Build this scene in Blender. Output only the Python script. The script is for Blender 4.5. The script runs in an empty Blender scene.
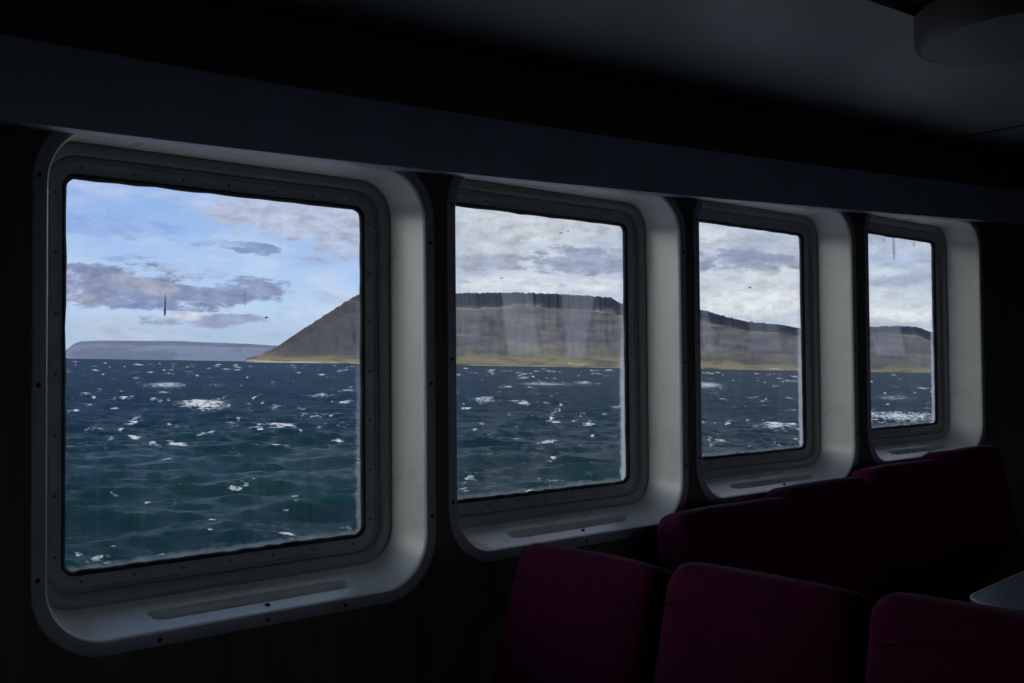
import bpy, bmesh, math, random
import numpy as np
from mathutils import Vector, Matrix, noise

random.seed(7)
S = bpy.context.scene
COL = S.collection
R = math.radians

# ------------------------------------------------------------------ frame of the photograph
EYE = 1.5                       # eye height above the deck
F_PX = 995.0                    # 35 mm on full frame, in pixels of the 1024 wide frame
YAW, PITCH, ROLL = 0.8644189, 0.02554853, -0.0078429
SHEER = 0.04906                 # the deck rises this much per metre towards the bow

_f = Vector((math.cos(YAW) * math.cos(PITCH), math.sin(YAW) * math.cos(PITCH), math.sin(PITCH)))
_r = _f.cross(Vector((0, 0, 1))).normalized()
_u = _r.cross(_f)
RIGHT = _r * math.cos(ROLL) + _u * math.sin(ROLL)
UP = -_r * math.sin(ROLL) + _u * math.cos(ROLL)

def ray(x, y):
    return _f + RIGHT * ((x - 512) / F_PX) - UP * ((y - 341.5) / F_PX)

cam_data = bpy.data.cameras.new('camera')
cam_data.sensor_width = 36.0
cam_data.lens = F_PX / 1024 * 36.0
cam_data.clip_start = 0.05
cam_data.clip_end = 150000
cam = bpy.data.objects.new('camera', cam_data)
COL.objects.link(cam)
m = Matrix((RIGHT, UP, -_f)).transposed().to_4x4()
m.translation = Vector((0, 0, EYE))
cam.matrix_world = m
S.camera = cam

S.view_settings.view_transform = 'Standard'
S.view_settings.look = 'None'
S.view_settings.exposure = 0.0
S.view_settings.gamma = 1.0
S.view_settings.use_curve_mapping = False
try:
    S.cycles.use_denoising = True
    S.cycles.max_bounces = 8
    S.cycles.diffuse_bounces = 5
    S.cycles.transparent_max_bounces = 16
    S.cycles.sample_clamp_indirect = 4.0
    S.cycles.volume_bounces = 0
except Exception:
    pass

# the ship heels a little, so the sea stands tilted in the ship's frame
SEA_N = Vector((0.01703, -0.01677, 1.0)).normalized()
SEA_ROT = Vector((0, 0, 1)).rotation_difference(SEA_N).to_matrix()
CAM_H = 9.0                     # eye above the water
EXT = Matrix.Translation((0, 0, EYE)) @ SEA_ROT.to_4x4() @ Matrix.Translation((0, 0, -CAM_H))

def azel(x, y):
    d = SEA_ROT.transposed() @ ray(x, y)
    return math.atan2(d.y, d.x), math.atan2(d.z, math.hypot(d.x, d.y))

def lin(c):
    return tuple((v / 255 / 12.92 if v / 255 <= 0.04045 else ((v / 255 + 0.055) / 1.055) ** 2.4) for v in c)

# ------------------------------------------------------------------ node helper
class N:
    def __init__(s, tree):
        s.t = tree; s.t.nodes.clear()
    def new(s, kind, **kw):
        n = s.t.nodes.new(kind)
        for k, v in kw.items(): setattr(n, k, v)
        return n
    def put(s, sock, v):
        if v is None: return
        if isinstance(v, bpy.types.NodeSocket): s.t.links.new(v, sock)
        else:
            if isinstance(v, (tuple, list)) and len(v) == 3 and sock.type == 'RGBA': v = (*v, 1)
            sock.default_value = v
    def math(s, op, a, b=None, c=None, clamp=False):
        n = s.new('ShaderNodeMath', operation=op, use_clamp=clamp)
        for i, v in enumerate((a, b, c)):
            if v is not None: s.put(n.inputs[i], v)
        return n.outputs[0]
    def vmath(s, op, a, b=None):
        n = s.new('ShaderNodeVectorMath', operation=op)
        s.put(n.inputs[0], a)
        if b is not None: s.put(n.inputs[1], b)
        return n.outputs['Value'] if op in ('DOT_PRODUCT', 'LENGTH', 'DISTANCE') else n.outputs[0]
    def comb(s, x, y, z=0.0):
        n = s.new('ShaderNodeCombineXYZ')
        for i, v in enumerate((x, y, z)): s.put(n.inputs[i], v)
        return n.outputs[0]
    def sep(s, v):
        n = s.new('ShaderNodeSeparateXYZ'); s.put(n.inputs[0], v); return n.outputs
    def mix(s, f, a, b, blend='MIX'):
        n = s.new('ShaderNodeMix', data_type='RGBA', blend_type=blend)
        s.put(n.inputs[0], f); s.put(n.inputs[6], a); s.put(n.inputs[7], b); return n.outputs[2]
    def noise(s, vec, scale=1.0, detail=4.0, rough=0.55, dist=0.0):
        n = s.new('ShaderNodeTexNoise')
        if vec is not None: s.put(n.inputs['Vector'], vec)
        n.inputs['Scale'].default_value = scale; n.inputs['Detail'].default_value = detail
        n.inputs['Roughness'].default_value = rough; n.inputs['Distortion'].default_value = dist
        return n.outputs
    def smooth(s, v, a, b, x=0.0, y=1.0):
        n = s.new('ShaderNodeMapRange', interpolation_type='SMOOTHSTEP')
        s.put(n.inputs[0], v)
        for i, q in enumerate((a, b, x, y)): n.inputs[i + 1].default_value = q
        return n.outputs[0]
    def ramp(s, f, stops, interp='LINEAR'):
        n = s.new('ShaderNodeValToRGB'); s.put(n.inputs[0], f)
        e = n.color_ramp.elements; n.color_ramp.interpolation = interp
        while len(e) < len(stops): e.new(0.5)
        for q, (p, c) in zip(e, stops): q.position = p; q.color = (*c, 1)
        return n.outputs[0]

# ------------------------------------------------------------------ sky
SKY_GAIN = 1.0
ADDED_BANK = 2.6
world = bpy.data.worlds.new('sky'); S.world = world; world.use_nodes = True
n = N(world.node_tree)
dirv = n.new('ShaderNodeTexCoord').outputs['Generated']
bx, by = SEA_ROT.col[0], SEA_ROT.col[1]
dx = n.vmath('DOT_PRODUCT', dirv, tuple(bx)); dy = n.vmath('DOT_PRODUCT', dirv, tuple(by)); dz = n.vmath('DOT_PRODUCT', dirv, tuple(SEA_N))
az = n.math('ARCTAN2', dy, dx); el = n.math('ARCSINE', dz)
p1 = n.comb(n.math('MULTIPLY', az, 14.0), n.math('MULTIPLY', el, 40.0), 0.3)
nz = n.noise(p1, 1.0, 6.0, 0.6)
fine = n.noise(n.comb(n.math('MULTIPLY', az, 34.0), n.math('MULTIPLY', el, 85.0), 4.0), 1.0, 5.0, 0.65)[0]
puff = n.noise(n.comb(n.math('MULTIPLY', az, 48.0), n.math('MULTIPLY', el, 105.0), 9.0), 1.0, 6.0, 0.62)[0]
w = n.sep(n.vmath('SUBTRACT', nz[1], (0.5, 0.5, 0.5)))
azw = n.math('ADD', az, n.math('MULTIPLY', w[0], 0.075)); elw = n.math('ADD', el, n.math('MULTIPLY', w[1], 0.030))
base = n.ramp(n.math('DIVIDE', el, 1.5708), [(0.0, lin((202, 222, 240))), (0.03, lin((186, 212, 243))), (0.075, lin((160, 192, 240))),
                                             (0.12, lin((132, 168, 228))), (0.45, lin((128, 164, 226))), (1.0, lin((112, 152, 222)))])
# thin veil
base = n.mix(n.math('MULTIPLY', n.smooth(nz[0], 0.42, 0.70), 0.38), base, lin((224, 231, 242)))
# the cloud deck towards the bow
deck = n.smooth(azw, R(58.0), R(51.5), 0.0, 1.0)
deckc = n.ramp(n.math('ADD', nz[0], n.math('MULTIPLY', n.math('SUBTRACT', fine, 0.5), 0.35)), [(0.30, lin((158, 168, 192))), (0.5, lin((196, 203, 216))), (0.68, lin((224, 229, 235)))])
base = n.mix(n.math('MULTIPLY', deck, 0.82), base, deckc)
# overhead: broken white cloud
over = n.math('MULTIPLY', n.smooth(el, R(14), R(40)), n.smooth(nz[0], 0.40, 0.62))
base = n.mix(n.math('MULTIPLY', over, 0.35), base, lin((205, 218, 236)))
CLOUDS = [  # px x, px y, half width, half height, colour, strength
    (300, 214, 110, 24, (186, 193, 214), .85), (345, 240, 50, 22, (176, 184, 208), .6), (120, 225, 80, 16, (142, 170, 226), .5),
    (252, 250, 30, 7, (132, 152, 196), .85), (215, 245, 26, 4, (150, 172, 212), .6), (135, 257, 30, 3, (150, 172, 216), .6), (318, 262, 26, 6, (164, 182, 216), .5), (190, 272, 40, 7, (172, 190, 222), .45),
    (115, 288, 105, 23, (142, 153, 186), 1.0), (90, 268, 34, 9, (134, 148, 186), .9), (190, 296, 85, 15, (138, 150, 186), .95), (256, 290, 50, 12, (140, 154, 190), .95), (150, 306, 60, 7, (132, 148, 188), .8),
    (126, 280, 30, 8, (180, 182, 200), .5), (165, 290, 26, 8, (182, 184, 198), .6), (80, 300, 24, 7, (180, 184, 200), .5), (90, 303, 40, 9, (150, 162, 192), .6),
    (215, 321, 70, 7, (156, 166, 194), .9), (185, 316, 16, 7, (222, 222, 228), .65), (108, 334, 20, 4, (216, 216, 224), .7), (86, 331, 14, 4, (214, 216, 224), .6), (105, 326, 30, 6, (190, 198, 214), .5),
    (170, 334, 120, 4, (212, 226, 240), .5), (320, 330, 60, 22, (196, 212, 236), .4),
    (345, 300, 40, 14, (190, 202, 224), .5),
    (540, 222, 110, 22, (200, 206, 214), .8), (480, 240, 50, 14, (186, 192, 205), .6), (590, 262, 75, 15, (150, 160, 186), .85), (480, 262, 50, 11, (164, 171, 190), .75),
    (490, 247, 40, 8, (206, 210, 218), .5), (540, 286, 110, 8, (218, 225, 232), .85), (610, 240, 30, 10, (176, 186, 206), .6),
    (745, 262, 70, 13, (150, 159, 186), .9), (745, 240, 70, 8, (186, 192, 206), .7), (750, 284, 70, 12, (206, 213, 222), .8),
    (755, 302, 80, 14, (226, 231, 236), .9), (885, 258, 60, 14, (178, 196, 226), .7), (900, 282, 60, 7, (164, 180, 208), .6), (885, 276, 40, 6, (214, 224, 236), .6),
    (900, 298, 60, 7, (204, 214, 228), .7), (900, 315, 70, 10, (228, 233, 237), .9),
]
tone = n.math('ADD', 1.0, n.math('MULTIPLY', n.math('SUBTRACT', puff, 0.5), 1.5))
for (cx, cy, hw, hh, c, st) in CLOUDS:
    a0, e0 = azel(cx, cy)
    sc = math.hypot(1, (cx - 512) / F_PX)     # px to angle, off the axis
    qx = n.math('MULTIPLY', n.math('SUBTRACT', azw, a0), F_PX * sc * sc / hw)
    qy = n.math('MULTIPLY', n.math('SUBTRACT', elw, e0), F_PX * sc / hh)
    d2 = n.math('ADD', n.math('MULTIPLY', qx, qx), n.math('MULTIPLY', qy, qy))
    d2 = n.math('ADD', d2, n.math('MULTIPLY', n.math('SUBTRACT', fine, 0.5), 2.0))
    d2 = n.math('ADD', d2, n.math('MULTIPLY', n.math('SUBTRACT', puff, 0.5), 3.0))
    base = n.mix(n.smooth(d2, 1.10, 0.35, 0.0, st), base, n.mix(1.0, n.comb(tone, tone, tone), lin(c), 'MULTIPLY'))
base = n.mix(n.math('MULTIPLY', n.math('SUBTRACT', fine, 0.5), 0.25), base, lin((235, 240, 246)))
# bright cloud bank added astern, out of view, to light the window reveals
added_bank = n.math('MULTIPLY', n.math('MULTIPLY', n.smooth(azw, R(86), R(104)), n.smooth(azw, R(178), R(160))), n.math('MULTIPLY', n.smooth(elw, R(-1), R(2)), n.smooth(elw, R(30), R(14))))
base = n.mix(added_bank, base, (ADDED_BANK * .96, ADDED_BANK * .99, ADDED_BANK * .97))
bg = n.new('ShaderNodeBackground'); n.put(bg.inputs[0], base); bg.inputs[1].default_value = SKY_GAIN
o = n.new('ShaderNodeOutputWorld'); n.t.links.new(bg.outputs[0], o.inputs[0])

# ------------------------------------------------------------------ sun: from astern, behind the port side
sd = bpy.data.lights.new('sun', 'SUN'); sd.energy = 2.2; sd.angle = R(1.0); sd.color = (1.0, 0.93, 0.82)
sun = bpy.data.objects.new('sun', sd); COL.objects.link(sun)
sun.rotation_euler = Vector((0.40, -0.58, 0.60)).to_track_quat('Z', 'Y').to_euler()
sun.location = (-3, -2, 12)

# ------------------------------------------------------------------ object helpers
def link(name, me, mat=None, parent=None, smooth=None):
    ob = bpy.data.objects.new(name, me); COL.objects.link(ob)
    if mat is not None and not me.materials: me.materials.append(mat)
    if parent is not None: ob.parent = parent
    if smooth is not None:
        me.shade_smooth()
        if smooth < 180: me.set_sharp_from_angle(angle=R(smooth))
    return ob

def tag(ob, label, cat, group=None, kind=None):
    ob['label'] = label; ob['category'] = cat
    if group: ob['group'] = group
    if kind: ob['kind'] = kind
    return ob

def empty(name, loc, rz=0.0):
    ob = bpy.data.objects.new(name, None); COL.objects.link(ob)
    ob.location = loc; ob.rotation_euler = (0, 0, rz); ob.empty_display_size = 0.1
    return ob

def mesh(name, verts, faces):
    me = bpy.data.meshes.new(name); me.from_pydata([tuple(v) for v in verts], [], faces); me.update()
    return me

def bm_mesh(name, bm):
    bmesh.ops.recalc_face_normals(bm, faces=bm.faces)
    me = bpy.data.meshes.new(name); bm.to_mesh(me); bm.free(); return me

def add_box(bm, lo, hi, bevel=0.0, seg=2):
    t = bmesh.new(); bmesh.ops.create_cube(t, size=1.0)
    for v in t.verts: v.co = Vector([lo[k] + (v.co[k] + 0.5) * (hi[k] - lo[k]) for k in range(3)])
    if bevel: bmesh.ops.bevel(t, geom=t.edges[:], offset=bevel, segments=seg, profile=0.5, affect='EDGES')
    me = bpy.data.meshes.new('t'); t.to_mesh(me); t.free(); bm.from_mesh(me); bpy.data.meshes.remove(me)

def add_tube(bm, pts, r, k=10, caps=True):
    rings = []
    for i, p in enumerate(pts):
        p = Vector(p)
        d = (Vector(pts[min(i + 1, len(pts) - 1)]) - Vector(pts[max(i - 1, 0)])).normalized()
        a = d.orthogonal().normalized() if abs(d.z) > 0.9 else d.cross(Vector((0, 0, 1))).normalized()
        b = d.cross(a); rr = r[i] if isinstance(r, (list, tuple)) else r
        rings.append([bm.verts.new(p + (a * math.cos(2 * math.pi * j / k) + b * math.sin(2 * math.pi * j / k)) * rr) for j in range(k)])
    for A, B in zip(rings, rings[1:]):
        for j in range(k): bm.faces.new((A[j], A[(j + 1) % k], B[(j + 1) % k], B[j]))
    if caps: bm.faces.new(rings[0][::-1]); bm.faces.new(rings[-1])

def add_lathe(bm, prof, k=48, c=(0, 0, 0)):
    rings = []
    for (r_, z) in prof:
        rings.append([bm.verts.new((c[0] + r_ * math.cos(2 * math.pi * j / k), c[1] + r_ * math.sin(2 * math.pi * j / k), c[2] + z)) for j in range(k)])
    for A, B in zip(rings, rings[1:]):
        for j in range(k): bm.faces.new((A[j], A[(j + 1) % k], B[(j + 1) % k], B[j]))
    bm.faces.new(rings[0][::-1]); bm.faces.new(rings[-1])

def loops_mesh(name, loops, closed_first=False, closed_last=False):
    k = len(loops[0]); v = [p for L in loops for p in L]; f = []
    for i in range(len(loops) - 1):
        for j in range(k):
            a, b = i * k + j, i * k + (j + 1) % k
            f.append((a, b, b + k, a + k))
    if closed_first: f.append(tuple(range(k))[::-1])
    if closed_last: f.append(tuple(range((len(loops) - 1) * k, len(loops) * k)))
    me = mesh(name, v, f)
    bm = bmesh.new(); bm.from_mesh(me); bmesh.ops.recalc_face_normals(bm, faces=bm.faces); bm.to_mesh(me); bm.free()
    return me

def sheer(me):
    for v in me.vertices: v.co.z += SHEER * v.co.x
    me.update()

# ------------------------------------------------------------------ materials
def pbr(name, col, rough=0.5, spec=0.5, metal=0.0, vary=0.0, scale=8.0, bump=0.0, bscale=60.0, sheen=0.0, stretch=None, coat=0.0):
    mt = bpy.data.materials.new(name); mt.use_nodes = True; q = N(mt.node_tree)
    b = q.new('ShaderNodeBsdfPrincipled'); out = q.new('ShaderNodeOutputMaterial'); q.t.links.new(b.outputs[0], out.inputs[0])
    co = q.new('ShaderNodeTexCoord').outputs['Object']
    if stretch: co = q.vmath('MULTIPLY', co, stretch)
    c = (*col, 1)
    if vary:
        f = q.noise(co, scale, 5.0, 0.6)[0]
        c = q.mix(q.smooth(f, 0.3, 0.7), tuple(v * (1 - vary) for v in col), tuple(min(1, v * (1 + vary)) for v in col))
        q.put(b.inputs['Roughness'], q.math('ADD', q.math('MULTIPLY', q.math('SUBTRACT', f, 0.5), 0.25), rough))
    else: b.inputs['Roughness'].default_value = rough
    q.put(b.inputs['Base Color'], c)
    b.inputs['Metallic'].default_value = metal; b.inputs['Specular IOR Level'].default_value = spec
    b.inputs['Sheen Weight'].default_value = sheen; b.inputs['Coat Weight'].default_value = coat
    if bump:
        bn = q.new('ShaderNodeBump'); bn.inputs['Strength'].default_value = bump; bn.inputs['Distance'].default_value = 0.004
        q.put(bn.inputs['Height'], q.noise(co, bscale, 4.0, 0.6)[0]); q.t.links.new(bn.outputs[0], b.inputs['Normal'])
    return mt

M_GEL = pbr('cream_gelcoat', (0.76, 0.78, 0.73), 0.30, 0.5, vary=0.06, scale=5.0, bump=0.05, bscale=30)
M_FRAME = pbr('grey_painted_metal', (0.30, 0.315, 0.33), 0.40, 0.5, vary=0.12, scale=14)
M_RUBBER = pbr('black_sealant', (0.012, 0.012, 0.013), 0.6, 0.3)
M_RING = pbr('taupe_gelcoat', (0.33, 0.33, 0.31), 0.35, 0.5, vary=0.06, scale=6)
M_BOLT = pbr('painted_bolt', (0.10, 0.105, 0.11), 0.5, 0.4)
M_FLANGE = pbr('slate_painted_flange', (0.36, 0.40, 0.46), 0.42, 0.5, vary=0.06, scale=8)
M_SCREW = pbr('dark_screw', (0.03, 0.03, 0.035), 0.4, 0.5, metal=0.6)
M_PLUG = pbr('black_drain_plug', (0.01, 0.01, 0.01), 0.6)
M_WALL = pbr('dark_brown_panel', (0.105, 0.085, 0.072), 0.55, 0.3, vary=0.25, scale=3.0, stretch=(6, 6, 0.7))
M_BEAM = pbr('blue_grey_paint', (0.40, 0.46, 0.57), 0.45, 0.5, vary=0.08, scale=6)
M_CEIL = pbr('grey_white_ceiling', (0.27, 0.31, 0.345), 0.45, 0.5, vary=0.05, scale=2)
M_CEIL_D = pbr('dark_ceiling', (0.05, 0.05, 0.055), 0.6, 0.3)
M_FLOOR = pbr('dark_blue_carpet', (0.05, 0.05, 0.07), 0.95, 0.1, vary=0.3, scale=120)
M_VELVET = pbr('burgundy_velvet', (0.066, 0.0024, 0.030), 0.88, 0.06, vary=0.22, scale=38, bump=0.35, bscale=420, sheen=0.05)
M_PIPING = pbr('dark_burgundy_piping', (0.030, 0.002, 0.012), 0.8, 0.2)
M_LEG = pbr('black_steel', (0.03, 0.03, 0.03), 0.45, 0.5, metal=0.4)
M_TABLE = pbr('grey_laminate', (0.15, 0.19, 0.25), 0.30, 0.5)
M_EDGE = pbr('grey_edge_strip', (0.10, 0.11, 0.13), 0.30, 0.5)
M_TRIM = pbr('pale_rim_trim', (0.60, 0.62, 0.64), 0.30, 0.5)
M_LIGHT = pbr('dull_white_plastic', (0.22, 0.24, 0.26), 0.5, 0.4)
M_RIM = pbr('grey_rim', (0.12, 0.12, 0.12), 0.5, 0.4)

# ------------------------------------------------------------------ the room shell
GLASS_Y = 2.0622
LIP_Y = GLASS_Y - 0.155
WALL_Y = LIP_Y - 0.002
WX0, WW, PITCH_X = 0.59942, 0.67074, 0.94036
WZ, DZ, WH = EYE - 0.38702, 0.046137, 0.76
WIN = []                       # x0, width, z0, height of the glass
for i in range(4):
    WIN.append((WX0 + i * PITCH_X + (0.004, -0.010, -0.017, 0.028)[i], WW, WZ + i * DZ + (-0.006, 0, 0, 0)[i], WH + (0.012, 0, 0, 0)[i]))
ALW = [(.0755, .083), (.077, .077), (.090, .086), (.110, .100)]
AT, AB = 0.074, 0.108         # lip offsets beside, above and below the glass
XL, XR, YB, CEIL = -2.6, 6.6, -4.2, EYE + 0.70

def rrect(l, r_, b, t, rad, y, nb=64, ns=16, nc=10):
    P = []
    def side(a, c, k):
        for j in range(k): P.append(Vector((a[0] + (c[0] - a[0]) * j / k, y, a[1] + (c[1] - a[1]) * j / k)))
    def corner(cx, cz, a0):
        for j in range(nc):
            a = a0 + math.pi / 2 * j / nc
            P.append(Vector((cx + rad * math.cos(a), y, cz + rad * math.sin(a))))
    side((l + rad, b), (r_ - rad, b), nb); corner(r_ - rad, b + rad, -math.pi / 2)
    side((r_, b + rad), (r_, t - rad), ns); corner(r_ - rad, t - rad, 0)
    side((r_ - rad, t), (l + rad, t), ns); corner(l + rad, t - rad, math.pi / 2)
    side((l, t - rad), (l, b + rad), ns); corner(l + rad, b + rad, math.pi)
    return P

def wall_with_holes(name, Y, thick, holes, x0, x1, mat, kind='structure'):
    bm = bmesh.new()
    z0 = lambda x: SHEER * x - 0.02
    z1 = lambda x: CEIL + SHEER * x + 0.02
    def ring(P):
        vs = [bm.verts.new(p) for p in P]
        return [bm.edges.new((vs[k], vs[(k + 1) % len(vs)])) for k in range(len(vs))]
    ed = ring([Vector((x0, Y, z0(x0))), Vector((x1, Y, z0(x1))), Vector((x1, Y, z1(x1))), Vector((x0, Y, z1(x0)))])
    for h in holes: ed += ring(rrect(*h, Y, 6, 6, 8))
    bmesh.ops.triangle_fill(bm, use_beauty=True, use_dissolve=False, edges=ed)
    g = bmesh.ops.extrude_face_region(bm, geom=bm.faces[:])
    for v in g['geom']:
        if isinstance(v, bmesh.types.BMVert): v.co.y += thick
    ob = link(name, bm_mesh(name, bm), mat); ob['kind'] = kind
    return ob

holes = [(x - al - 0.012, x + w_ + ar + 0.012, z - AB - 0.012, z + h + AT + 0.012, 0.12) for (x, w_, z, h), (al, ar) in zip(WIN, ALW)]
tag(wall_with_holes('wall_windows', WALL_Y, 0.03, holes, XL, XR, M_WALL), 'dark brown panelled wall around the four windows', 'wall', kind='structure')
BACK = []  # unseen window openings, added to give the cabin fill light
for i in range(6):
    bx0 = -2.2 + i * 1.4
    BACK.append((bx0, bx0 + 1.05, 1.10 + SHEER * bx0, 1.98 + SHEER * bx0, 0.12))
tag(wall_with_holes('wall_back', YB - 0.05, 0.05, BACK, XL, XR, M_WALL), 'dark wall on the far side of the cabin behind the viewer', 'wall', kind='structure')

def slab(name, x0, x1, y0, y1, z0, z1, mat, label, cat, bevel=0.0):
    bm = bmesh.new(); add_box(bm, (x0, y0, z0), (x1, y1, z1), bevel)
    me = bm_mesh(name, bm); sheer(me); ob = link(name, me, mat, smooth=40 if bevel else None)
    return tag(ob, label, cat, kind='structure')

slab('floor', XL, XR, YB - 0.05, GLASS_Y - 0.1, -0.04, 0.0, M_FLOOR, 'dark carpeted deck under the seats', 'floor')
slab('wall_aft', XL - 0.05, XL, YB - 0.05, GLASS_Y - 0.1, -0.04, CEIL + 0.1, M_WALL, 'dark end wall left of the windows', 'wall')
slab('wall_forward', XR, XR + 0.05, YB - 0.05, GLASS_Y - 0.1, -0.04, CEIL + 0.1, M_WALL, 'dark end wall beyond the last seats', 'wall')
CEDGE = 1.135
bm = bmesh.new()
add_box(bm, (XL, CEDGE, CEIL), (XR, GLASS_Y - 0.1, CEIL + 0.02), 0.0)
me = bm_mesh('ceiling', bm); sheer(me)
tag(link('ceiling', me, M_CEIL), 'pale grey ceiling panel running above the windows', 'ceiling', kind='structure')
slab('ceiling_center', XL, XR, YB - 0.05, CEDGE, CEIL + 0.02, CEIL + 0.10, M_CEIL_D, 'dark raised middle of the ceiling', 'ceiling')
# the beam and the strip above it follow the gently curved sheer of the deck edge
def at_plane(px, Y):
    out = []
    for p in px:
        d = ray(*p); out.append((d.x * Y / d.y, EYE + d.z * Y / d.y))
    return out
BEAM_Y = LIP_Y - 0.045
_lo = at_plane([(-90, 109), (0, 120.5), (160, 139), (330, 158), (480, 174.5), (700, 198), (860, 212), (1024, 223)], BEAM_Y)
_hi = at_plane([(-90, 17), (0, 33), (250, 76), (500, 117), (700, 150), (850, 171), (1024, 189.5)], BEAM_Y)
def sheer_curve(pts):
    c = np.polyfit([math.log(p[0] + 2.0) for p in pts], [p[1] - SHEER * p[0] for p in pts], 2)
    lo_, hi_ = pts[0][0], pts[-1][0]
    def f(x):
        q_ = min(max(x, lo_), hi_)
        return float(np.polyval(c, math.log(q_ + 2.0))) + SHEER * x
    return f
BEAM_LO, BEAM_HI = sheer_curve(_lo), sheer_curve(_hi)

def curved_rail(name, section, mat, label, cat):
    """section(x) gives the (y, z) corners of the rail at x."""
    xs = list(np.linspace(XL, 0.3, 8)) + list(np.linspace(0.4, 5.0, 70)) + list(np.linspace(5.2, XR, 6))
    loops = [[Vector((x, y, z)) for y, z in section(x)] for x in xs]
    ob = link(name, loops_mesh(name, loops, True, True), mat, smooth=35)
    return tag(ob, label, cat, kind='structure')

def beam_section(x):
    a, b, y0, y1, r_ = BEAM_LO(x), BEAM_HI(x), BEAM_Y, LIP_Y - 0.004, 0.004
    return [(y1, a), (y0 + r_, a), (y0 + r_ * .3, a + r_ * .3), (y0, a + r_), (y0, b - r_), (y0 + r_ * .3, b - r_ * .3), (y0 + r_, b), (y1, b)]
curved_rail('trim_1', beam_section, M_BEAM, 'long blue-grey beam running along the window tops', 'beam')
curved_rail('trim_2', lambda x: [(LIP_Y - .004, BEAM_HI(x) + .001), (LIP_Y - .030, BEAM_HI(x) + .001), (LIP_Y - .030, CEIL - .012 + SHEER * x), (LIP_Y - .004, CEIL - .012 + SHEER * x)], M_WALL,
            'dark panel strip between the beam and the ceiling', 'trim')
slab('trim_3', 3.86, 3.872, CEDGE, LIP_Y - 0.03, CEIL - 0.003, CEIL + 0.001, M_CEIL_D, 'thin dark joint across the ceiling panel', 'trim')

slab('sky_blocker', XL - 1, XR + 2, GLASS_Y + 0.08, GLASS_Y + 0.62, EYE + 0.84, EYE + 0.90, M_CEIL_D, 'added deck edge outside, out of view, keeping the high sky off the sills', 'added sky blocker')  # added unseen overhang, shades the sills from the high sky
# ------------------------------------------------------------------ windows
def sstep(v, a, b):
    t = min(1.0, max(0.0, (v - a) / (b - a))); return t * t * (3 - 2 * t)

def screw_mesh(r_, mat):
    bm = bmesh.new()
    t = bmesh.new()
    k = 12; prof = [(r_, 0.003), (r_, 0.0), (r_ * 0.75, -r_ * 0.42), (r_ * 0.3, -r_ * 0.52)]
    rings = [[bm.verts.new((q * math.cos(2 * math.pi * j / k), y, q * math.sin(2 * math.pi * j / k))) for j in range(k)] for q, y in prof]
    for A, B in zip(rings, rings[1:]):
        for j in range(k): bm.faces.new((A[j], A[(j + 1) % k], B[(j + 1) % k], B[j]))
    bm.faces.new(rings[0]); bm.faces.new(rings[-1][::-1]); t.free()
    me = bm_mesh('screw', bm); me.materials.append(mat); me.shade_smooth(); return me
ME_SCREW, ME_BOLT = screw_mesh(0.0046, M_SCREW), screw_mesh(0.0034, M_BOLT)

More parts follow.
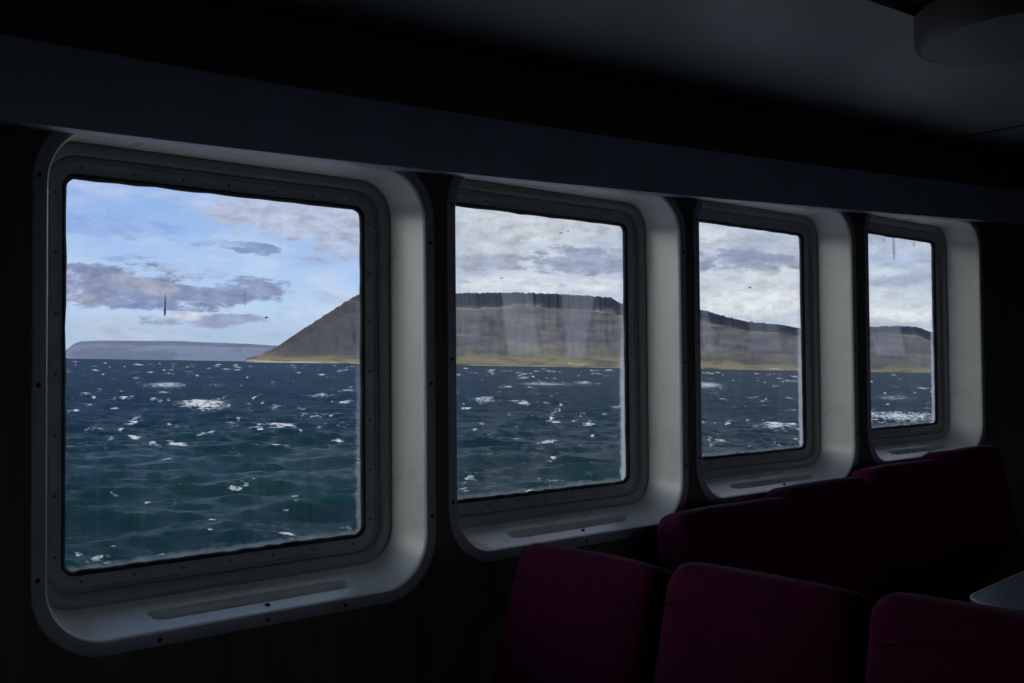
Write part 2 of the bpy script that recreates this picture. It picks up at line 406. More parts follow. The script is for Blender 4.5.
def pane_mat(i, streaks, reflections, marks):
    mt = bpy.data.materials.new('salt_and_reflection_glass'); mt.use_nodes = True; q = N(mt.node_tree)
    out = q.new('ShaderNodeOutputMaterial')
    X, Y_, Z = q.sep(q.new('ShaderNodeTexCoord').outputs['Object'])
    x0, w_, z0, h = WIN[i]
    seed = 7.3 * i
    run = q.noise(q.comb(q.math('MULTIPLY', X, 95.0), q.math('MULTIPLY', Z, 2.2), seed), 1.0, 4.0, 0.6)[0]
    blot = q.noise(q.comb(q.math('MULTIPLY', X, 5.0), q.math('MULTIPLY', Z, 3.0), seed + 3), 1.0, 3.0, 0.5)[0]
    a = q.math('MULTIPLY', q.math('MULTIPLY', q.smooth(run, 0.42, 0.75), q.smooth(blot, 0.3, 0.7)), streaks)
    a = q.math('ADD', a, 0.003)
    spk = q.noise(q.comb(q.math('MULTIPLY', X, 150.0), q.math('MULTIPLY', Z, 120.0), seed), 1.0, 2.0, 0.5)[0]
    a = q.math('ADD', a, q.smooth(spk, 0.76, 0.82, 0.0, 0.12))
    # dried salt along the edge nearest the bow and along the lower edge
    wob = q.noise(q.comb(q.math('MULTIPLY', X, 30.0), q.math('MULTIPLY', Z, 40.0), seed + 1), 1.0, 4.0, 0.7)[0]
    edge = q.math('ADD', q.math('SUBTRACT', w_ / 2, X), q.math('MULTIPLY', q.math('SUBTRACT', wob, 0.5), -0.03))
    low = q.smooth(Z, h * 0.20, -h * 0.20, 0.2, 1.0)
    ed = q.math('MULTIPLY', q.smooth(edge, (0.011, 0.020, 0.022, 0.022)[i], 0.002, 0.0, (0.15, 0.6, 0.6, 0.6)[i]), low)
    edb = q.math('ADD', q.math('ADD', Z, h / 2), q.math('MULTIPLY', q.math('SUBTRACT', wob, 0.5), -0.03))
    a = q.math('MAXIMUM', a, q.math('MAXIMUM', ed, q.smooth(edb, 0.012, 0.0, 0.0, 0.10)))
    def loc(px, py):
        d = ray(px, py); p = d * (GLASS_Y / d.y)
        return p.x - (x0 + w_ / 2), p.z + EYE - (z0 + h / 2)
    for (tl, tr, br, bl, st) in reflections:          # window reflections painted onto the pane as pale film
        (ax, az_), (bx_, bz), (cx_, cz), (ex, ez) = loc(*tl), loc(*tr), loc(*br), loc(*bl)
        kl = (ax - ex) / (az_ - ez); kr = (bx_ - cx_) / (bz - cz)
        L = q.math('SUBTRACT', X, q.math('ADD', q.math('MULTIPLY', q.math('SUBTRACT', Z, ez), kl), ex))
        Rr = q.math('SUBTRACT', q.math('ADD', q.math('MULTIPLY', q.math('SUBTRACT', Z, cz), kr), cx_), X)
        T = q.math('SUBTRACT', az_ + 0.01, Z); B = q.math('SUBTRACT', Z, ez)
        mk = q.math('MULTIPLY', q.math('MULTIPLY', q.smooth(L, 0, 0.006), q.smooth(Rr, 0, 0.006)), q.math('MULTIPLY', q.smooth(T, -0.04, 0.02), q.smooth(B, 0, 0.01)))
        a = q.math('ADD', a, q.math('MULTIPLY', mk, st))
    a = q.math('MINIMUM', a, 0.95)
    tr_ = q.new('ShaderNodeBsdfTransparent'); tr_.inputs[0].default_value = (0.985, 0.99, 0.99, 1)
    gl = q.new('ShaderNodeBsdfGlossy'); gl.inputs['Roughness'].default_value = 0.02
    fr = q.new('ShaderNodeFresnel'); fr.inputs[0].default_value = 1.3
    m1 = q.new('ShaderNodeMixShader'); q.put(m1.inputs[0], q.math('MULTIPLY', fr.outputs[0], 0.05)); q.t.links.new(tr_.outputs[0], m1.inputs[1]); q.t.links.new(gl.outputs[0], m1.inputs[2])
    df = q.new('ShaderNodeBsdfDiffuse'); df.inputs[0].default_value = (0.8, 0.82, 0.84, 1)
    tl_ = q.new('ShaderNodeBsdfTranslucent'); tl_.inputs[0].default_value = (0.85, 0.87, 0.9, 1)
    m2 = q.new('ShaderNodeMixShader'); m2.inputs[0].default_value = 0.8; q.t.links.new(df.outputs[0], m2.inputs[1]); q.t.links.new(tl_.outputs[0], m2.inputs[2])
    m3 = q.new('ShaderNodeMixShader'); q.put(m3.inputs[0], a); q.t.links.new(m1.outputs[0], m3.inputs[1]); q.t.links.new(m2.outputs[0], m3.inputs[2])
    sh = m3.outputs[0]
    if marks:
        dk = None
        for (px, py, hw, hh, st) in marks:
            (ax, az_), (bx_, _), (_, cz) = loc(px, py), loc(px + hw, py), loc(px, py + hh)
            ux = q.math('DIVIDE', q.math('SUBTRACT', X, ax), abs(bx_ - ax)); uz = q.math('DIVIDE', q.math('SUBTRACT', Z, az_), abs(cz - az_))
            mk = q.smooth(q.math('ADD', q.math('MULTIPLY', ux, ux), q.math('MULTIPLY', uz, uz)), 1.3, 0.5, 0.0, st)
            dk = mk if dk is None else q.math('MAXIMUM', dk, mk)
        dd = q.new('ShaderNodeBsdfDiffuse'); dd.inputs[0].default_value = (0.02, 0.03, 0.04, 1)
        m4 = q.new('ShaderNodeMixShader'); q.put(m4.inputs[0], dk); q.t.links.new(sh, m4.inputs[1]); q.t.links.new(dd.outputs[0], m4.inputs[2]); sh = m4.outputs[0]
    q.t.links.new(sh, out.inputs[0])
    return mt

WIN_LABEL = ['large square cabin window, leftmost, with the low headland in view',
             'square cabin window second from left, filled with the flat-topped mountain',
             'square cabin window third from left, above the nearest wall seat',
             'square cabin window at the far right, above the last wall seats']
PAINTED_REFLECTION = [[], [((457, 294), (474, 294), (482, 345), (459, 350), .025), ((501, 294), (533, 294), (541, 357), (508, 357), .10), ((561, 294), (596, 294), (584, 360), (568, 360), .11)],
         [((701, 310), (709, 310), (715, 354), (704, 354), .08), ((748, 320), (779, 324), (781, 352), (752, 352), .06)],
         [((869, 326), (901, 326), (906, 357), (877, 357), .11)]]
MARK = [[(165.4, 305, .42, 11.5, .85), (165.0, 312, .6, 4, .85), (245, 297, .45, 11, .22), (266.5, 317.5, 1.0, 1.0, .8)],
        [(561, 233, 1.1, .8, .5), (568, 231, .8, .8, .5), (502, 278, 1.0, .8, .5)],
        [(750, 287.5, .8, 1.0, .7)],
        [(894, 248, .6, 13, .5), (914, 244, .5, 3, .4), (884, 240, .5, 3, .35)]]
for i, (x0, w_, z0, h) in enumerate(WIN):
    root = empty(f'window_{i + 1}', (x0 + w_ / 2, GLASS_Y, z0 + h / 2))
    tag(root, WIN_LABEL[i], 'window', kind='structure')
    hw, hh = w_ / 2, h / 2
    AL, AR = ALW[i]
    def lp(a, d, rad, aT=None, aB=None, aR=None, **k):
        aR = a if aR is None else aR
        aT = a if aT is None else aT; aB = a if aB is None else aB
        return rrect(-hw - a, hw + aR, -hh - aB, hh + aT, rad, -d, **k)
    # moulded surround: ring around the frame, sloping reveal, rounded lip, flange
    prof = [lp(.042, .004, .060), lp(.045, .018, .064), lp(.049, .026, .067), lp(.056, .030, .072), lp(.064, .0315, .078),
            lp(.069, .030, .082), lp(.0715, .033, .084, .070, .072)]
    for k in range(1, 31):
        s_ = k / 30
        prof.append(lp(.0720 + (AL - .0720) * s_, .034 + (.151 - .034) * s_, .084 + .028 * s_, .070 + (AT - .070) * s_, .073 + (AB - .073) * s_ ** 0.9, .0720 + (AR - .0720) * s_))
    for e_, d_, r_ in ((.0015, .1545, .113), (.004, .1575, .115), (.008, .1585, .118), (.026, .1590, .134), (.029, .1575, .137), (.030, .1535, .138)):
        prof.append(lp(AL + e_, d_, r_, AT + e_, AB + e_, AR + e_))
    # the long shallow trough pressed into the sill
    for L in prof[6:]:
        for p in L:
            if p.z < -hh - .05 and abs(p.x) < hw:
                d = -p.y
                u = max(abs(p.x - 0.02) - 0.205, 0.0); v = abs(d - 0.096)
                rr_ = math.hypot(u, v)
                p.z -= 0.020 * (1 - sstep(rr_, 0.012, 0.0175)) * (1 - sstep(d, .138, .150))
    sr = link('surround', loops_mesh('surround', prof[6:-4]), M_GEL, root, smooth=50)
    rg = link('inner_ring', loops_mesh('inner_ring', prof[:7]), M_RING, sr, smooth=60); rg['label'] = 'darker taupe rounded ring'
    fg = link('flange', loops_mesh('flange', prof[-5:]), M_FLANGE, sr, smooth=50); fg['label'] = 'slate grey screwed-down flange'
    fr_ = [lp(.005, .001, .021), lp(.009, .011, .025), lp(.012, .0125, .028), lp(.034, .0135, .050), lp(.0365, .0165, .053), lp(.040, .018, .056), lp(.043, .0165, .059), lp(.0445, .006, .060)]
    link('frame', loops_mesh('frame', fr_), M_FRAME, root, smooth=40)
    gk = [lp(.004, -.003, .020), lp(.001, .005, .018), lp(.003, .0105, .021), lp(.008, .0140, .025), lp(.0105, .012, .027)]
    for L in gk[:3]:                        # smeared sealant, uneven along its inner edge
        for j, p in enumerate(L):
            e = noise.noise(Vector((p.x * 38, i * 5.1, p.z * 38))) * 0.0026 + noise.noise(Vector((p.x * 120, i * 3.7, p.z * 120))) * 0.0016
            v = Vector((p.x / hw, 0, p.z / hh)); dv = Vector((math.copysign(1, p.x), 0, 0)) if abs(v.x) > abs(v.z) else Vector((0, 0, math.copysign(1, p.z)))
            p += dv * min(e, 0.0035)
    link('gasket', loops_mesh('gasket', gk), M_RUBBER, root, smooth=60)
    pn = [lp(.0045, -.004, .021), lp(.0045, .002, .021)]
    link('glass_pane', loops_mesh('glass_pane', pn, True, True), pane_mat(i, (.02, .03, .035, .04)[i], PAINTED_REFLECTION[i], MARK[i]), root)
    # screws of the flange and bolts of the frame
    fl = 0.017
    spots = [(-hw - AL - fl, q * hh) for q in (.93, -.05, -.95)] + [(hw + AR + fl, q * hh) for q in (.78, -.08, -.88)]
    spots += [(q * hw, -hh - AB - fl) for q in (-.62, .05, .60)] + [(q * hw, hh + AT + fl) for q in (-.55, .05, .6)]
    for (sx, sz) in spots:
        o_ = link('screw', ME_SCREW, None, root); o_.location = (sx, -.1590, sz)
    bolts = []
    for k in range(7):
        q = -0.92 + 1.84 * k / 6
        bolts += [(q * hw, hh + .023), (q * hw, -hh - .023), (-hw - .023, q * hh), (hw + .023, q * hh)]
    for (sx, sz) in bolts:
        o_ = link('bolt', ME_BOLT, None, root); o_.location = (sx, -.0130, sz)
    bm = bmesh.new(); add_lathe(bm, [(.0052, -.004), (.0052, .0012), (.004, .002), (.002, .0022)], 16)
    o_ = link('drain_plug', bm_mesh('drain_plug', bm), M_PLUG, root, smooth=60); o_.location = (.03, -.130, -hh - .1005)

# ------------------------------------------------------------------ seats
def outline(w_, h, rt, rb, arch, nc=10):
    P = []
    def arc(cx, cz, r_, a0):
        for j in range(nc + 1):
            a = a0 + math.pi / 2 * j / nc
            P.append([cx + r_ * math.cos(a), cz + r_ * math.sin(a)])
    arc(w_ / 2 - rb, rb, rb, -math.pi / 2)
    arc(w_ / 2 - rt, h - rt, rt, 0)
    for j in range(1, 12):
        t = j / 12; P.append([(w_ / 2 - rt) * (1 - 2 * t), h])
    arc(-w_ / 2 + rt, h - rt, rt, math.pi / 2)
    arc(-w_ / 2 + rb, rb, rb, math.pi)
    for p in P:
        k = max(0.0, (p[1] - h * 0.5) / (h * 0.5))
        p[1] += arch * k * (1 - (2 * p[0] / w_) ** 2)
    return P

def cushion(name, w_, h, d, rt, rb, arch, seed, puff=.014):
    P = outline(w_, h, rt, rb, arch); cz = h * .5
    def loop(ins, y):
        L = []
        for x, z in P:
            L.append(Vector((x * (1 - ins / (w_ / 2)), y, cz + (z - cz) * (1 - ins / (h / 2)))))
        return L
    pr = [(.20, d / 2 + .002), (.12, d / 2 + .002), (.05, d / 2), (.014, d / 2 - .006), (.003, d / 2 - .018), (0, d / 2 - .035), (0, -d / 2 + .035), (.003, -d / 2 + .018),
          (.010, -d / 2 + .006), (.022, -d / 2), (.05, -d / 2 - puff * .5), (.10, -d / 2 - puff * .85), (.16, -d / 2 - puff), (.20, -d / 2 - puff)]
    Ls = [loop(a, y) for a, y in pr]
    for L in Ls:
        for p in L: p += Vector((noise.noise(p * 9 + Vector((seed, 0, 0))), noise.noise(p * 7 + Vector((0, seed, 0))), noise.noise(p * 8 + Vector((0, 0, seed))))) * .0035
    return loops_mesh(name, Ls, True, True)

def make_seat(name, loc, rz, w_, seed, lean=12.5, side=False):
    """Origin on the deck under the front edge of the backrest's top; faces local -Y."""
    t = empty(name, loc, rz)
    H0, TOP = 0.42, 1.0
    hb = (TOP - H0) / math.cos(R(lean))
    b = link('backrest', cushion('backrest', w_, hb, .115, .048, .05, .005, seed), M_VELVET, t, smooth=70)
    rot = Matrix.Rotation(-R(lean), 4, 'X')            # top leans to +Y
    off = rot @ Vector((0, -.0575, hb))
    b.data.transform(Matrix.Translation((0, -off.y, TOP - off.z)) @ rot)
    tr = Matrix.Translation((0, -off.y, TOP - off.z)) @ rot
    bm = bmesh.new()
    pts = []
    for j in range(25):
        x = (w_ - .05) * (j / 24 - .5)
        pts.append(tr @ Vector((x, -.0575 - .0065 - .004 * (1 - (2 * x / w_) ** 2), hb - .095 + .035 * (1 - (2 * x / w_) ** 2))))
    add_tube(bm, pts, .0013, 8)
    link('piping', bm_mesh('piping', bm), M_PIPING, b, smooth=80)
    sc = cushion('seat_cushion', w_, .50, .12, .05, .05, .01, seed + 5)
    sc.transform(Matrix.Translation((0, -.115, .40)) @ Matrix.Rotation(R(90), 4, 'X') @ Matrix.Rotation(R(180), 4, 'Y'))
    # lay it flat: outline height runs towards the front
    link('seat_cushion', sc, M_VELVET, t, smooth=70)
    bm = bmesh.new(); add_box(bm, (-w_ / 2 + .03, -.60, .315), (w_ / 2 - .03, -.10, .345), .006)
    link('seat_frame', bm_mesh('seat_frame', bm), M_LEG, t, smooth=40)
    for sx in (-1, 1):
        for yy in (-.55, -.15):
            bm = bmesh.new(); add_tube(bm, [(sx * (w_ / 2 - .06), yy, 0.0), (sx * (w_ / 2 - .06), yy, .32)], .016, 12)
            link('leg', bm_mesh('leg', bm), M_LEG, t, smooth=50)
    return t

LAB_B = ['burgundy velvet wall seat nearest the viewer, left end of the row under the third window',
         'burgundy velvet wall seat second along the wall, under the third window',
         'burgundy velvet wall seat third along the wall, between third and fourth windows',
         'burgundy velvet wall seat at the far end, under the fourth window']
for k, (xa, xb) in enumerate([(2.05, 2.57), (2.58, 3.06), (3.07, 3.55), (3.56, 4.04)]):
    xc = (xa + xb) / 2
    s_ = make_seat('passenger_seat', (xc, 1.75 - (.03 if k == 0 else 0), SHEER * xc - .005 + (.004 if k == 0 else 0)), 0, xb - xa, 11.0 + 3 * k)
    tag(s_, LAB_B[k], 'seat', 'burgundy seats along the window wall')
LAB_F = ['burgundy velvet seat beside the wall under the second window',
         'burgundy velvet seat in the middle of the near row at the bottom',
         'burgundy velvet seat at the right end of the near row, in front of the table']
for k, (ya, yb, dz_) in enumerate([(1.343, 1.775, .028), (.905, 1.325, .046), (.455, .890, .056)]):
    yc = (ya + yb) / 2; X_ = 1.53
    s_ = make_seat('passenger_seat', (X_, yc, SHEER * X_ + dz_ - .005), R(-90), yb - ya, 31.0 + 4 * k, lean=(18, 14, 11)[k])
    tag(s_, LAB_F[k], 'seat', 'burgundy seats in the near row')

# ------------------------------------------------------------------ table
TX0, TX1, TY0, TY1, TZ = 2.705, 3.75, .55, 1.295, 0.72
tb = empty('table', ((TX0 + TX1) / 2, (TY0 + TY1) / 2, SHEER * (TX0 + TX1) / 2))
tag(tb, 'grey laminate table with rounded corners and pale edge in front of the wall seats', 'table')
hx, hy = (TX1 - TX0) / 2, (TY1 - TY0) / 2
def flat(e, z, rad): return [Vector((p.x, p.z, z + SHEER * p.x)) for p in rrect(-hx - e, hx + e, -hy - e, hy + e, rad, 0, 12, 8, 10)]
link('tabletop', loops_mesh('tabletop', [flat(-.004, TZ - .028, .086), flat(-.004, TZ, .086)], True, True), M_TABLE, tb)
link('edge_strip', loops_mesh('edge_strip', [flat(-.0042, TZ - .030, .086), flat(.000, TZ - .030, .09), flat(.002, TZ - .026, .092), flat(.002, TZ - .0025, .092)]), M_EDGE, tb, smooth=50)
rm = link('rim_trim', loops_mesh('rim_trim', [flat(.002, TZ - .0025, .092), flat(.0015, TZ + .0006, .0915), flat(-.0005, TZ + .0016, .0895), flat(-.0042, TZ + .0012, .086)]), M_TRIM, tb, smooth=50)
rm['label'] = 'thin pale rim'
bm = bmesh.new(); add_lathe(bm, [(.20, 0), (.20, .012), (.17, .022), (.05, .030), (.042, .06), (.042, TZ - .05), (.10, TZ - .042), (.10, TZ - .029)], 32)
link('pedestal', bm_mesh('pedestal', bm), M_LEG, tb, smooth=40)

# ------------------------------------------------------------------ round fitting under the ceiling
CX, CY, CR = 2.33, 0.945, 0.228
zc = CEIL + SHEER * CX
cl = empty('ceiling_light', (CX, CY, zc)); cl.rotation_euler = (0, -math.atan(SHEER), 0)
tag(cl, 'large round unlit disc light fixed under the ceiling at top right', 'ceiling light')
bm = bmesh.new(); add_lathe(bm, [(CR - .06, -.002), (CR - .004, -.002), (CR, -.006), (CR, -.070), (CR - .008, -.080), (CR - .012, -.080), (CR - .012, -.074)], 96)
link('rim', bm_mesh('rim', bm), M_RIM, cl, smooth=40)
bm = bmesh.new(); add_lathe(bm, [(CR - .0125, -.074), (CR - .0125, -.080), (CR - .05, -.083), (CR * .5, -.088), (.02, -.089)], 96)
link('diffuser', bm_mesh('diffuser', bm), M_LIGHT, cl, smooth=60)
bm = bmesh.new(); add_lathe(bm, [(.012, -.085), (.012, -.092), (.009, -.096), (.004, -.097)], 20, (.09, .02, 0))
link('fastener', bm_mesh('fastener', bm), M_SCREW, cl, smooth=60)

# ------------------------------------------------------------------ the sea
def build_sea():
    rng = np.random.default_rng(5)
    a_in = np.linspace(R(14), R(86), 1250); a_out = np.linspace(R(86), R(374), 130)[1:-1]
    A = np.concatenate([a_in, a_out])
    dep = np.concatenate([np.linspace(R(80), R(20), 40)[:-1], np.linspace(R(20), R(5), 230)[:-1], np.linspace(R(5), R(1.2), 130)[:-1], np.linspace(R(1.2), R(.10), 60)])
    rad = CAM_H / np.tan(dep)
    rad = np.concatenate([rad, [9000., 16000., 26000., 50000.]])
    RR, AA = np.meshgrid(rad, A, indexing='ij')
    X, Y = RR * np.cos(AA), RR * np.sin(AA)
    sp = np.gradient(rad)[:, None] * np.ones_like(X)
    sp = np.minimum(sp, 60)
    Z = np.zeros_like(X); DX = np.zeros_like(X); DY = np.zeros_like(X); J = np.zeros_like(X); SL = np.zeros_like(X)
    wind = R(62)
    for k in range(90):
        lam = 0.7 * (16.0 / 0.7) ** rng.random()
        th = wind + rng.normal(0, 0.5)
        kk = 2 * math.pi / lam; kx, ky = kk * math.cos(th), kk * math.sin(th)
        amp = 0.0085 * lam * (1.0 if lam < 3 else .8 if lam < 7 else .62)
        fade = np.clip(1.6 - 0.25 * sp / lam, 0.45 if lam > 3 else 0, 1)
        ph = kx * X + ky * Y + rng.random() * 6.283
        c_, s_ = np.cos(ph), np.sin(ph)
        Z += amp * fade * c_; DX -= amp * fade * s_ * math.cos(th) * .9; DY -= amp * fade * s_ * math.sin(th) * .9
        J += amp * kk * fade * c_
    # one big breaking crest and a few smaller ones, as in the first window
    foam = np.zeros_like(X)
    def patch(px, py, hw, hh, lift, st):
        a0, e0 = azel(px, py); r0 = CAM_H / math.tan(-e0)
        cx, cy = r0 * math.cos(a0), r0 * math.sin(a0)
        ax = np.array([math.sin(a0), -math.cos(a0)]); ar = np.array([math.cos(a0), math.sin(a0)])
        u = (X - cx) * ax[0] + (Y - cy) * ax[1]; v = (X - cx) * ar[0] + (Y - cy) * ar[1]
        su = hw / F_PX * r0; sv = hh / F_PX * r0 * r0 / CAM_H
        g = np.exp(-(u / su) ** 2 * .9 - (v / sv) ** 2)
        return g
    for (px, py, hw, hh, st) in [(203, 405, 26, 5.5, 1.9), (166, 385, 22, 4, 1.4), (215, 386, 14, 2, 1.0), (322, 396, 16, 2, 1.2), (276, 407, 9, 2.5, 1.1), (318, 416, 30, 2.4, .9), (225, 398, 8, 2, .9),
                                 (484, 400, 16, 4, 1.4), (524, 404, 8, 4, 1.5), (545, 384, 34, 2.6, 1.3), (583, 383, 14, 2.4, 1.3), (475, 478, 13, 4, .9), (551, 479, 16, 4, 1.1), (535, 484, 22, 3.5, .8),
                                 (708, 385, 18, 4, 1.5), (776, 427, 20, 5, 1.6), (730, 424, 7, 2.6, 1.2), (716, 423, 5, 2, 1.0), (792, 381, 14, 2, 1.1), (775, 386, 5, 2, 1.1),
                                 (900, 418, 40, 7, 1.6), (876, 416, 12, 8, 1.2), (893, 398, 24, 3.2, 1.1), (100, 448, 20, 3, .6), (140, 447, 12, 2.5, .7), (190, 475, 22, 3, .7), (250, 484, 24, 3, .6), (330, 446, 24, 3, .7), (110, 515, 18, 5, .6), (230, 505, 26, 4, .5)]:
        g = patch(px, py, hw, hh, 0, st); foam = np.maximum(foam, g * st * .72); Z += g * (.35 if st > 1.5 else .12)
    lo, hi = math.log(R(.16)), math.log(R(12))
    for k in range(1500):                     # scattered whitecaps
        dp = math.exp(lo + (hi - lo) * rng.random() ** 0.8); a0 = R(10) + R(78) * rng.random()
        r0 = CAM_H / math.tan(dp); grow = min(1.0, .35 + dp / R(5))
        hw = (3.0 + 13 * rng.random() ** 2.2) * grow / F_PX; hh = max(.8, (.7 + 1.2 * rng.random()) * grow) / F_PX
        i0, i1 = np.searchsorted(rad, [CAM_H / math.tan(dp + 3 * hh), CAM_H / math.tan(max(R(.08), dp - 3 * hh))])
        j0, j1 = np.searchsorted(a_in, [a0 - 3 * hw, a0 + 3 * hw])
        if j1 - j0 < 2 or i1 <= i0: continue
        sl_ = (slice(i0, i1), slice(j0, j1))
        dd = np.arctan(CAM_H / RR[sl_]) - dp
        tilt = rng.normal(0, .06)
        g = np.exp(-((AA[sl_] - a0) / hw) ** 2 - ((dd + tilt * (AA[sl_] - a0)) / hh) ** 2)
        st = .55 + .75 * rng.random() ** 1.4
        foam[sl_] = np.maximum(foam[sl_], g * st); Z[sl_] += g * .06
    crest = np.clip((J - .62) / .5, 0, 1)
    V = np.stack([X + DX, Y + DY, Z], -1).reshape(-1, 3)
    nr, nc = X.shape
    idx = np.arange(nr * nc).reshape(nr, nc); nx = np.roll(idx, -1, axis=1)
    Fq = np.stack([idx[:-1], idx[1:], nx[1:], nx[:-1]], -1).reshape(-1, 4)
    me = bpy.data.meshes.new('sea')
    me.vertices.add(len(V)); me.vertices.foreach_set('co', V.astype(np.float32).ravel())
    me.loops.add(Fq.size); me.loops.foreach_set('vertex_index', Fq.astype(np.int32).ravel())
    me.polygons.add(len(Fq)); me.polygons.foreach_set('loop_start', (np.arange(len(Fq)) * 4).astype(np.int32))
    me.update(calc_edges=True)
    for nm, arr in (('foam', foam), ('crest', crest), ('height', Z)):
        at = me.attributes.new(nm, 'FLOAT', 'POINT'); at.data.foreach_set('value', arr.astype(np.float32).ravel())
    me.shade_smooth()
    return me

def sea_material():
    mt = bpy.data.materials.new('choppy_sea'); mt.use_nodes = True; q = N(mt.node_tree)
    out = q.new('ShaderNodeOutputMaterial'); b = q.new('ShaderNodeBsdfPrincipled')
    co = q.new('ShaderNodeTexCoord').outputs['Object']
    def attr(nm): a = q.new('ShaderNodeAttribute'); a.attribute_name = nm; return a.outputs['Fac']
    foam, crest, hgt = attr('foam'), attr('crest'), attr('height')
    big = q.noise(q.vmath('MULTIPLY', co, (.035, .035, .05)), 1.0, 3.0, .5)[0]
    water = q.mix(q.smooth(big, .35, .65), (.0030, .020, .028), (.0035, .028, .031))
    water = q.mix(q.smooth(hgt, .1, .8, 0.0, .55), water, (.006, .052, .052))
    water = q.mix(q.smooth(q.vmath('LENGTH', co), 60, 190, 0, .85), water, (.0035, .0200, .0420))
    n1 = q.noise(q.vmath('MULTIPLY', co, (1.0, 1.0, 1.0)), 1.1, 6.0, .68)[0]
    n2 = q.noise(q.vmath('MULTIPLY', co, (.25, .55, 1.0)), 1.0, 5.0, .6)[0]
    far = q.noise(q.vmath('MULTIPLY', co, (.03, .03, .05)), 1.0, 6.0, .75)[0]
    n0 = q.noise(q.vmath('MULTIPLY', co, (.9, .9, 1.6)), 1.0, 8.0, .74)[0]
    fo = q.smooth(q.math('ADD', foam, q.math('MULTIPLY', q.math('SUBTRACT', n0, .5), 4.4)), .72, 1.25)
    fo = q.math('MULTIPLY', fo, q.smooth(foam, .10, .30))
    cr = q.math('MULTIPLY', q.smooth(crest, .25, .8), q.math('MULTIPLY', q.smooth(n1, .48, .66), q.smooth(n2, .45, .6)))
    dist = q.vmath('LENGTH', co)
    bounce_foam = q.math('MULTIPLY', q.smooth(dist, 36, 24), q.smooth(n0, .36, .52))     # white foam added alongside, out of view, to bounce light up
    ff = q.math('MULTIPLY', q.smooth(dist, 260, 700), q.smooth(far, .60, .70, 0, .10))
    lace = q.math('MULTIPLY', q.smooth(n2, .56, .74, 0, .09), q.smooth(n1, .45, .70))
    fa = q.math('MINIMUM', q.math('ADD', q.math('MAXIMUM', q.math('MAXIMUM', q.math('MAXIMUM', fo, cr), bounce_foam), ff), lace), 1.0)
    q.put(b.inputs['Base Color'], q.mix(fa, water, (.66, .69, .71)))
    q.put(b.inputs['Roughness'], q.math('ADD', q.math('MULTIPLY', fa, .4), q.smooth(dist, 50, 260, .22, .50)))
    b.inputs['IOR'].default_value = 1.333; b.inputs['Specular IOR Level'].default_value = .035
    bn = q.new('ShaderNodeBump'); bn.inputs['Strength'].default_value = .8; bn.inputs['Distance'].default_value = .35
    rip = q.noise(q.vmath('MULTIPLY', co, (1.0, 1.0, 1.0)), 1.3, 8.0, .70)[0]
    q.put(bn.inputs['Height'], rip); q.t.links.new(bn.outputs[0], b.inputs['Normal'])
    q.t.links.new(b.outputs[0], out.inputs[0]); return mt

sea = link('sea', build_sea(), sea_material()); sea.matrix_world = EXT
tag(sea, 'dark teal wind-blown sea with whitecaps outside the windows', 'sea', kind='stuff')

# ------------------------------------------------------------------ land
def land(name, prof_px, r0, slope, fx, seed, mat, gully, freq, ncol=700, rough=.004):
    """A coast: columns over bearing, rows from the waterline up the slope and back over the top."""
    pts = sorted([azel(*p) for p in prof_px])
    azs = np.array([p[0] for p in pts]); els = np.array([p[1] for p in pts])
    A = np.linspace(azs[0], azs[-1], ncol)
    E = np.interp(A, azs, els)
    ts = np.concatenate([np.linspace(0, 1, 70)])
    f_t = np.array([p[0] for p in fx]); f_d = np.array([p[1] for p in fx]); f_h = np.array([p[2] for p in fx])
    TOPREF = CAM_H + math.tan(E.max()) * r0 * 1.1; A_END = azel(372, 300)[0]
    V = []; hf = []; shade_at = []; rows = len(ts) + 3
    for j, a in enumerate(A):
        e = max(E[j], 0.0003)
        rough_e = 1 + rough * 6 * noise.noise(Vector((a * 260, seed, 0))) + rough * 4 * noise.noise(Vector((a * 800, seed, 3)))
        h0 = math.tan(e) * r0 * rough_e
        run = h0 * slope + 45
        top = (CAM_H + h0 * (1 + run / r0))
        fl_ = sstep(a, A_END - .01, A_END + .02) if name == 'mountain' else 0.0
        for t in ts:
            dd = np.interp(t, f_t, f_d); hh = np.interp(t, f_t, f_h)
            g = noise.noise(Vector((a * freq, t * 1.3, seed))) + .5 * noise.noise(Vector((a * freq * 2.7, t * 2.5, seed + 9))) + .25 * noise.noise(Vector((a * freq * 7, t * 6, seed + 4)))
            bow = math.sin(math.pi * min(1, t * 1.02)) if t < 1 else 0
            r_ = r0 + run * dd + gully * run * g * max(0, bow)
            z = -6 + (top + 6) * hh + (top * .02 * noise.noise(Vector((a * freq * 5, t * 9, seed + 2))) * max(0, bow))
            V.append((r_ * math.cos(a), r_ * math.sin(a), z)); hf.append(hh * min(1.0, 1.0 - fl_ + fl_ * top / TOPREF)); shade_at.append(fl_)
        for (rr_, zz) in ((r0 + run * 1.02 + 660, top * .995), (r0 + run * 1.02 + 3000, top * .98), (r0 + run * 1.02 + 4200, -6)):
            V.append((rr_ * math.cos(a), rr_ * math.sin(a), zz)); hf.append(1.0); shade_at.append(fl_)
    F = []
    for j in range(ncol - 1):
        for k in range(rows - 1):
            q = j * rows + k; F.append((q, q + rows, q + rows + 1, q + 1))
    me = mesh(name, V, F)
    bm = bmesh.new(); bm.from_mesh(me); bmesh.ops.recalc_face_normals(bm, faces=bm.faces); bm.to_mesh(me); bm.free()
    if me.polygons[len(me.polygons) // 2].normal.z < 0: me.flip_normals()
    at = me.attributes.new('rise', 'FLOAT', 'POINT'); at.data.foreach_set('value', hf)
    at = me.attributes.new('flank_shade', 'FLOAT', 'POINT'); at.data.foreach_set('value', shade_at)
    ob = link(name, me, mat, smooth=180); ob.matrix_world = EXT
    return ob

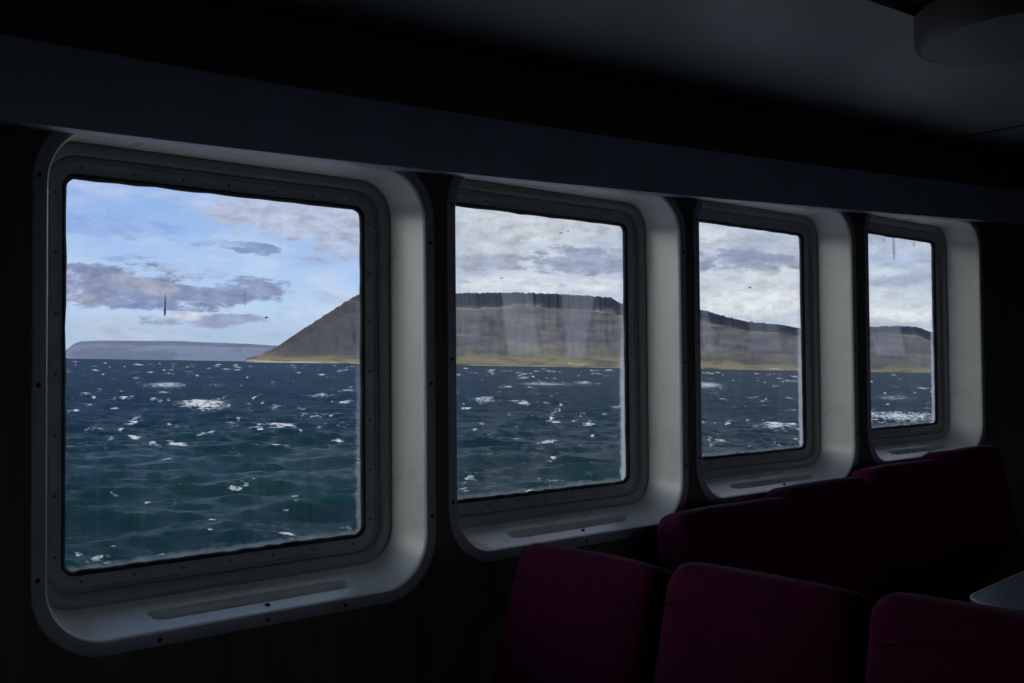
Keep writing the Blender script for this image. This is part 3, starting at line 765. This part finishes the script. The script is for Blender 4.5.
def land_material(name, stops, scale, grain=1.0):
    mt = bpy.data.materials.new(name); mt.use_nodes = True; q = N(mt.node_tree)
    out = q.new('ShaderNodeOutputMaterial'); b = q.new('ShaderNodeBsdfDiffuse')
    co = q.new('ShaderNodeTexCoord').outputs['Object']
    at = q.new('ShaderNodeAttribute'); at.attribute_name = 'rise'
    n1 = q.noise(q.vmath('MULTIPLY', co, (scale, scale, scale * 2.5)), 1.0, 6.0, .62)[0]
    n2 = q.noise(q.vmath('MULTIPLY', co, (scale * .3, scale * .3, scale * 1.2)), 1.0, 4.0, .55)[0]
    f = q.math('ADD', at.outputs['Fac'], q.math('MULTIPLY', q.math('SUBTRACT', n2, .5), .22 * grain))
    f = q.math('ADD', f, q.math('MULTIPLY', q.math('SUBTRACT', n1, .5), .10 * grain))
    edge = q.smooth(at.outputs['Fac'], .02, .07)
    f = q.math('ADD', q.math('MULTIPLY', f, edge), q.math('MULTIPLY', at.outputs['Fac'], q.math('SUBTRACT', 1.0, edge)))
    c = q.ramp(f, stops)
    n3 = q.noise(q.vmath('MULTIPLY', co, (scale * .55, scale * .55, scale * 2.2)), 1.0, 5.0, .6)[0]
    c = q.mix(q.smooth(n3, .49, .62, 0, .65), c, (.072, .070, .088))
    c = q.mix(q.math('MULTIPLY', q.smooth(n3, .47, .34, 0, .7), q.smooth(at.outputs['Fac'], .78, .6)), c, (.205, .195, .165))
    sa = q.new('ShaderNodeAttribute'); sa.attribute_name = 'flank_shade'
    c = q.mix(q.math('MULTIPLY', q.math('MULTIPLY', sa.outputs['Fac'], q.smooth(f, .05, .13)), .75), c, q.mix(n1, (.058, .060, .074), (.090, .090, .104)))  # cloud shade on the left flank, painted in as darker rock
    q.put(b.inputs[0], c); q.t.links.new(b.outputs[0], out.inputs[0]); return mt

M_MESA = land_material('grass_and_hazed_basalt', [(0.0, (.52, .51, .45)), (.020, (.44, .42, .34)), (.032, (.235, .20, .115)), (.09, (.205, .188, .125)), (.17, (.150, .145, .125)), (.40, (.120, .120, .134)),
                                            (.62, (.132, .130, .138)), (.78, (.145, .142, .142)), (.815, (.25, .235, .20)), (.84, (.11, .112, .128)), (.88, (.060, .068, .100)), (1.0, (.056, .064, .094))], .0054, 1.3)  # slight distance haze painted into the grey-blue of the slopes
M_FAR = land_material('rock_with_painted_haze', [(0.0, (.19, .215, .30)), (.3, (.165, .195, .285)), (.62, (.20, .215, .295)), (.74, (.22, .235, .305)), (.82, (.12, .145, .225)), (1.0, (.115, .14, .22))], .0010, 1.0)  # blue of the distance haze is partly painted into the rock colour
MESA_FX = [(0, 0, .0), (.03, .0, .035), (.22, .34, .15), (.45, .62, .42), (.66, .82, .68), (.76, .90, .78), (.80, .945, .79), (.93, .985, .985), (1.0, 1.0, 1.0)]
mesa_px = [(246, 358.2), (258, 355.5), (275, 348), (300, 331), (325, 315), (345, 302), (357, 295), (366, 293), (457, 293), (520, 292.5), (560, 294), (600, 296.5), (612, 298), (620, 303),
           (640, 308), (680, 310), (703, 310), (714, 313), (725, 316.5), (748, 321.6), (784, 325), (798, 328), (830, 328.5), (870, 326.6), (901, 326), (916, 326.8), (929, 331), (960, 341), (1010, 352), (1080, 366), (1130, 373)]
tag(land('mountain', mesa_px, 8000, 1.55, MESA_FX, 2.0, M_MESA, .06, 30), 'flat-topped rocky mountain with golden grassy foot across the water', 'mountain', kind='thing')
FAR_FX = [(0, 0, .0), (.03, .0, .03), (.3, .4, .25), (.7, .8, .66), (.85, .92, .78), (.95, .98, .985), (1, 1, 1)]
far_px = [(30, 357.5), (52, 357), (64, 352), (72, 345), (79, 341.5), (100, 340.5), (140, 340.8), (180, 341), (200, 342), (225, 343), (250, 344), (275, 345.5), (300, 347), (350, 350), (420, 357)]
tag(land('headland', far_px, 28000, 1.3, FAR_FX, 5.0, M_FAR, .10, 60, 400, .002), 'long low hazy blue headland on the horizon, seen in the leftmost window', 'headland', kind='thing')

# ------------------------------------------------------------------ sea haze
bm = bmesh.new()
add_box(bm, (-19000, 15500, -1), (30000, 29000, 860))
hz = link('sea_haze', bm_mesh('sea_haze', bm)); hz.matrix_world = EXT
mt = bpy.data.materials.new('thin_haze'); mt.use_nodes = True; q = N(mt.node_tree)
out = q.new('ShaderNodeOutputMaterial'); vs = q.new('ShaderNodeVolumeScatter')
vs.inputs['Color'].default_value = (.60, .72, 1.0, 1); vs.inputs['Density'].default_value = 1 / 27000; vs.inputs['Anisotropy'].default_value = 0.1
va = q.new('ShaderNodeVolumeAbsorption'); va.inputs['Color'].default_value = (.60, .72, 1.0, 1); va.inputs['Density'].default_value = 1 / 27000
ad = q.new('ShaderNodeAddShader'); q.t.links.new(vs.outputs[0], ad.inputs[0]); q.t.links.new(va.outputs[0], ad.inputs[1])
q.t.links.new(ad.outputs[0], out.inputs['Volume']); hz.data.materials.append(mt)
tag(hz, 'thin blue haze lying over the far water and land', 'haze', kind='stuff')
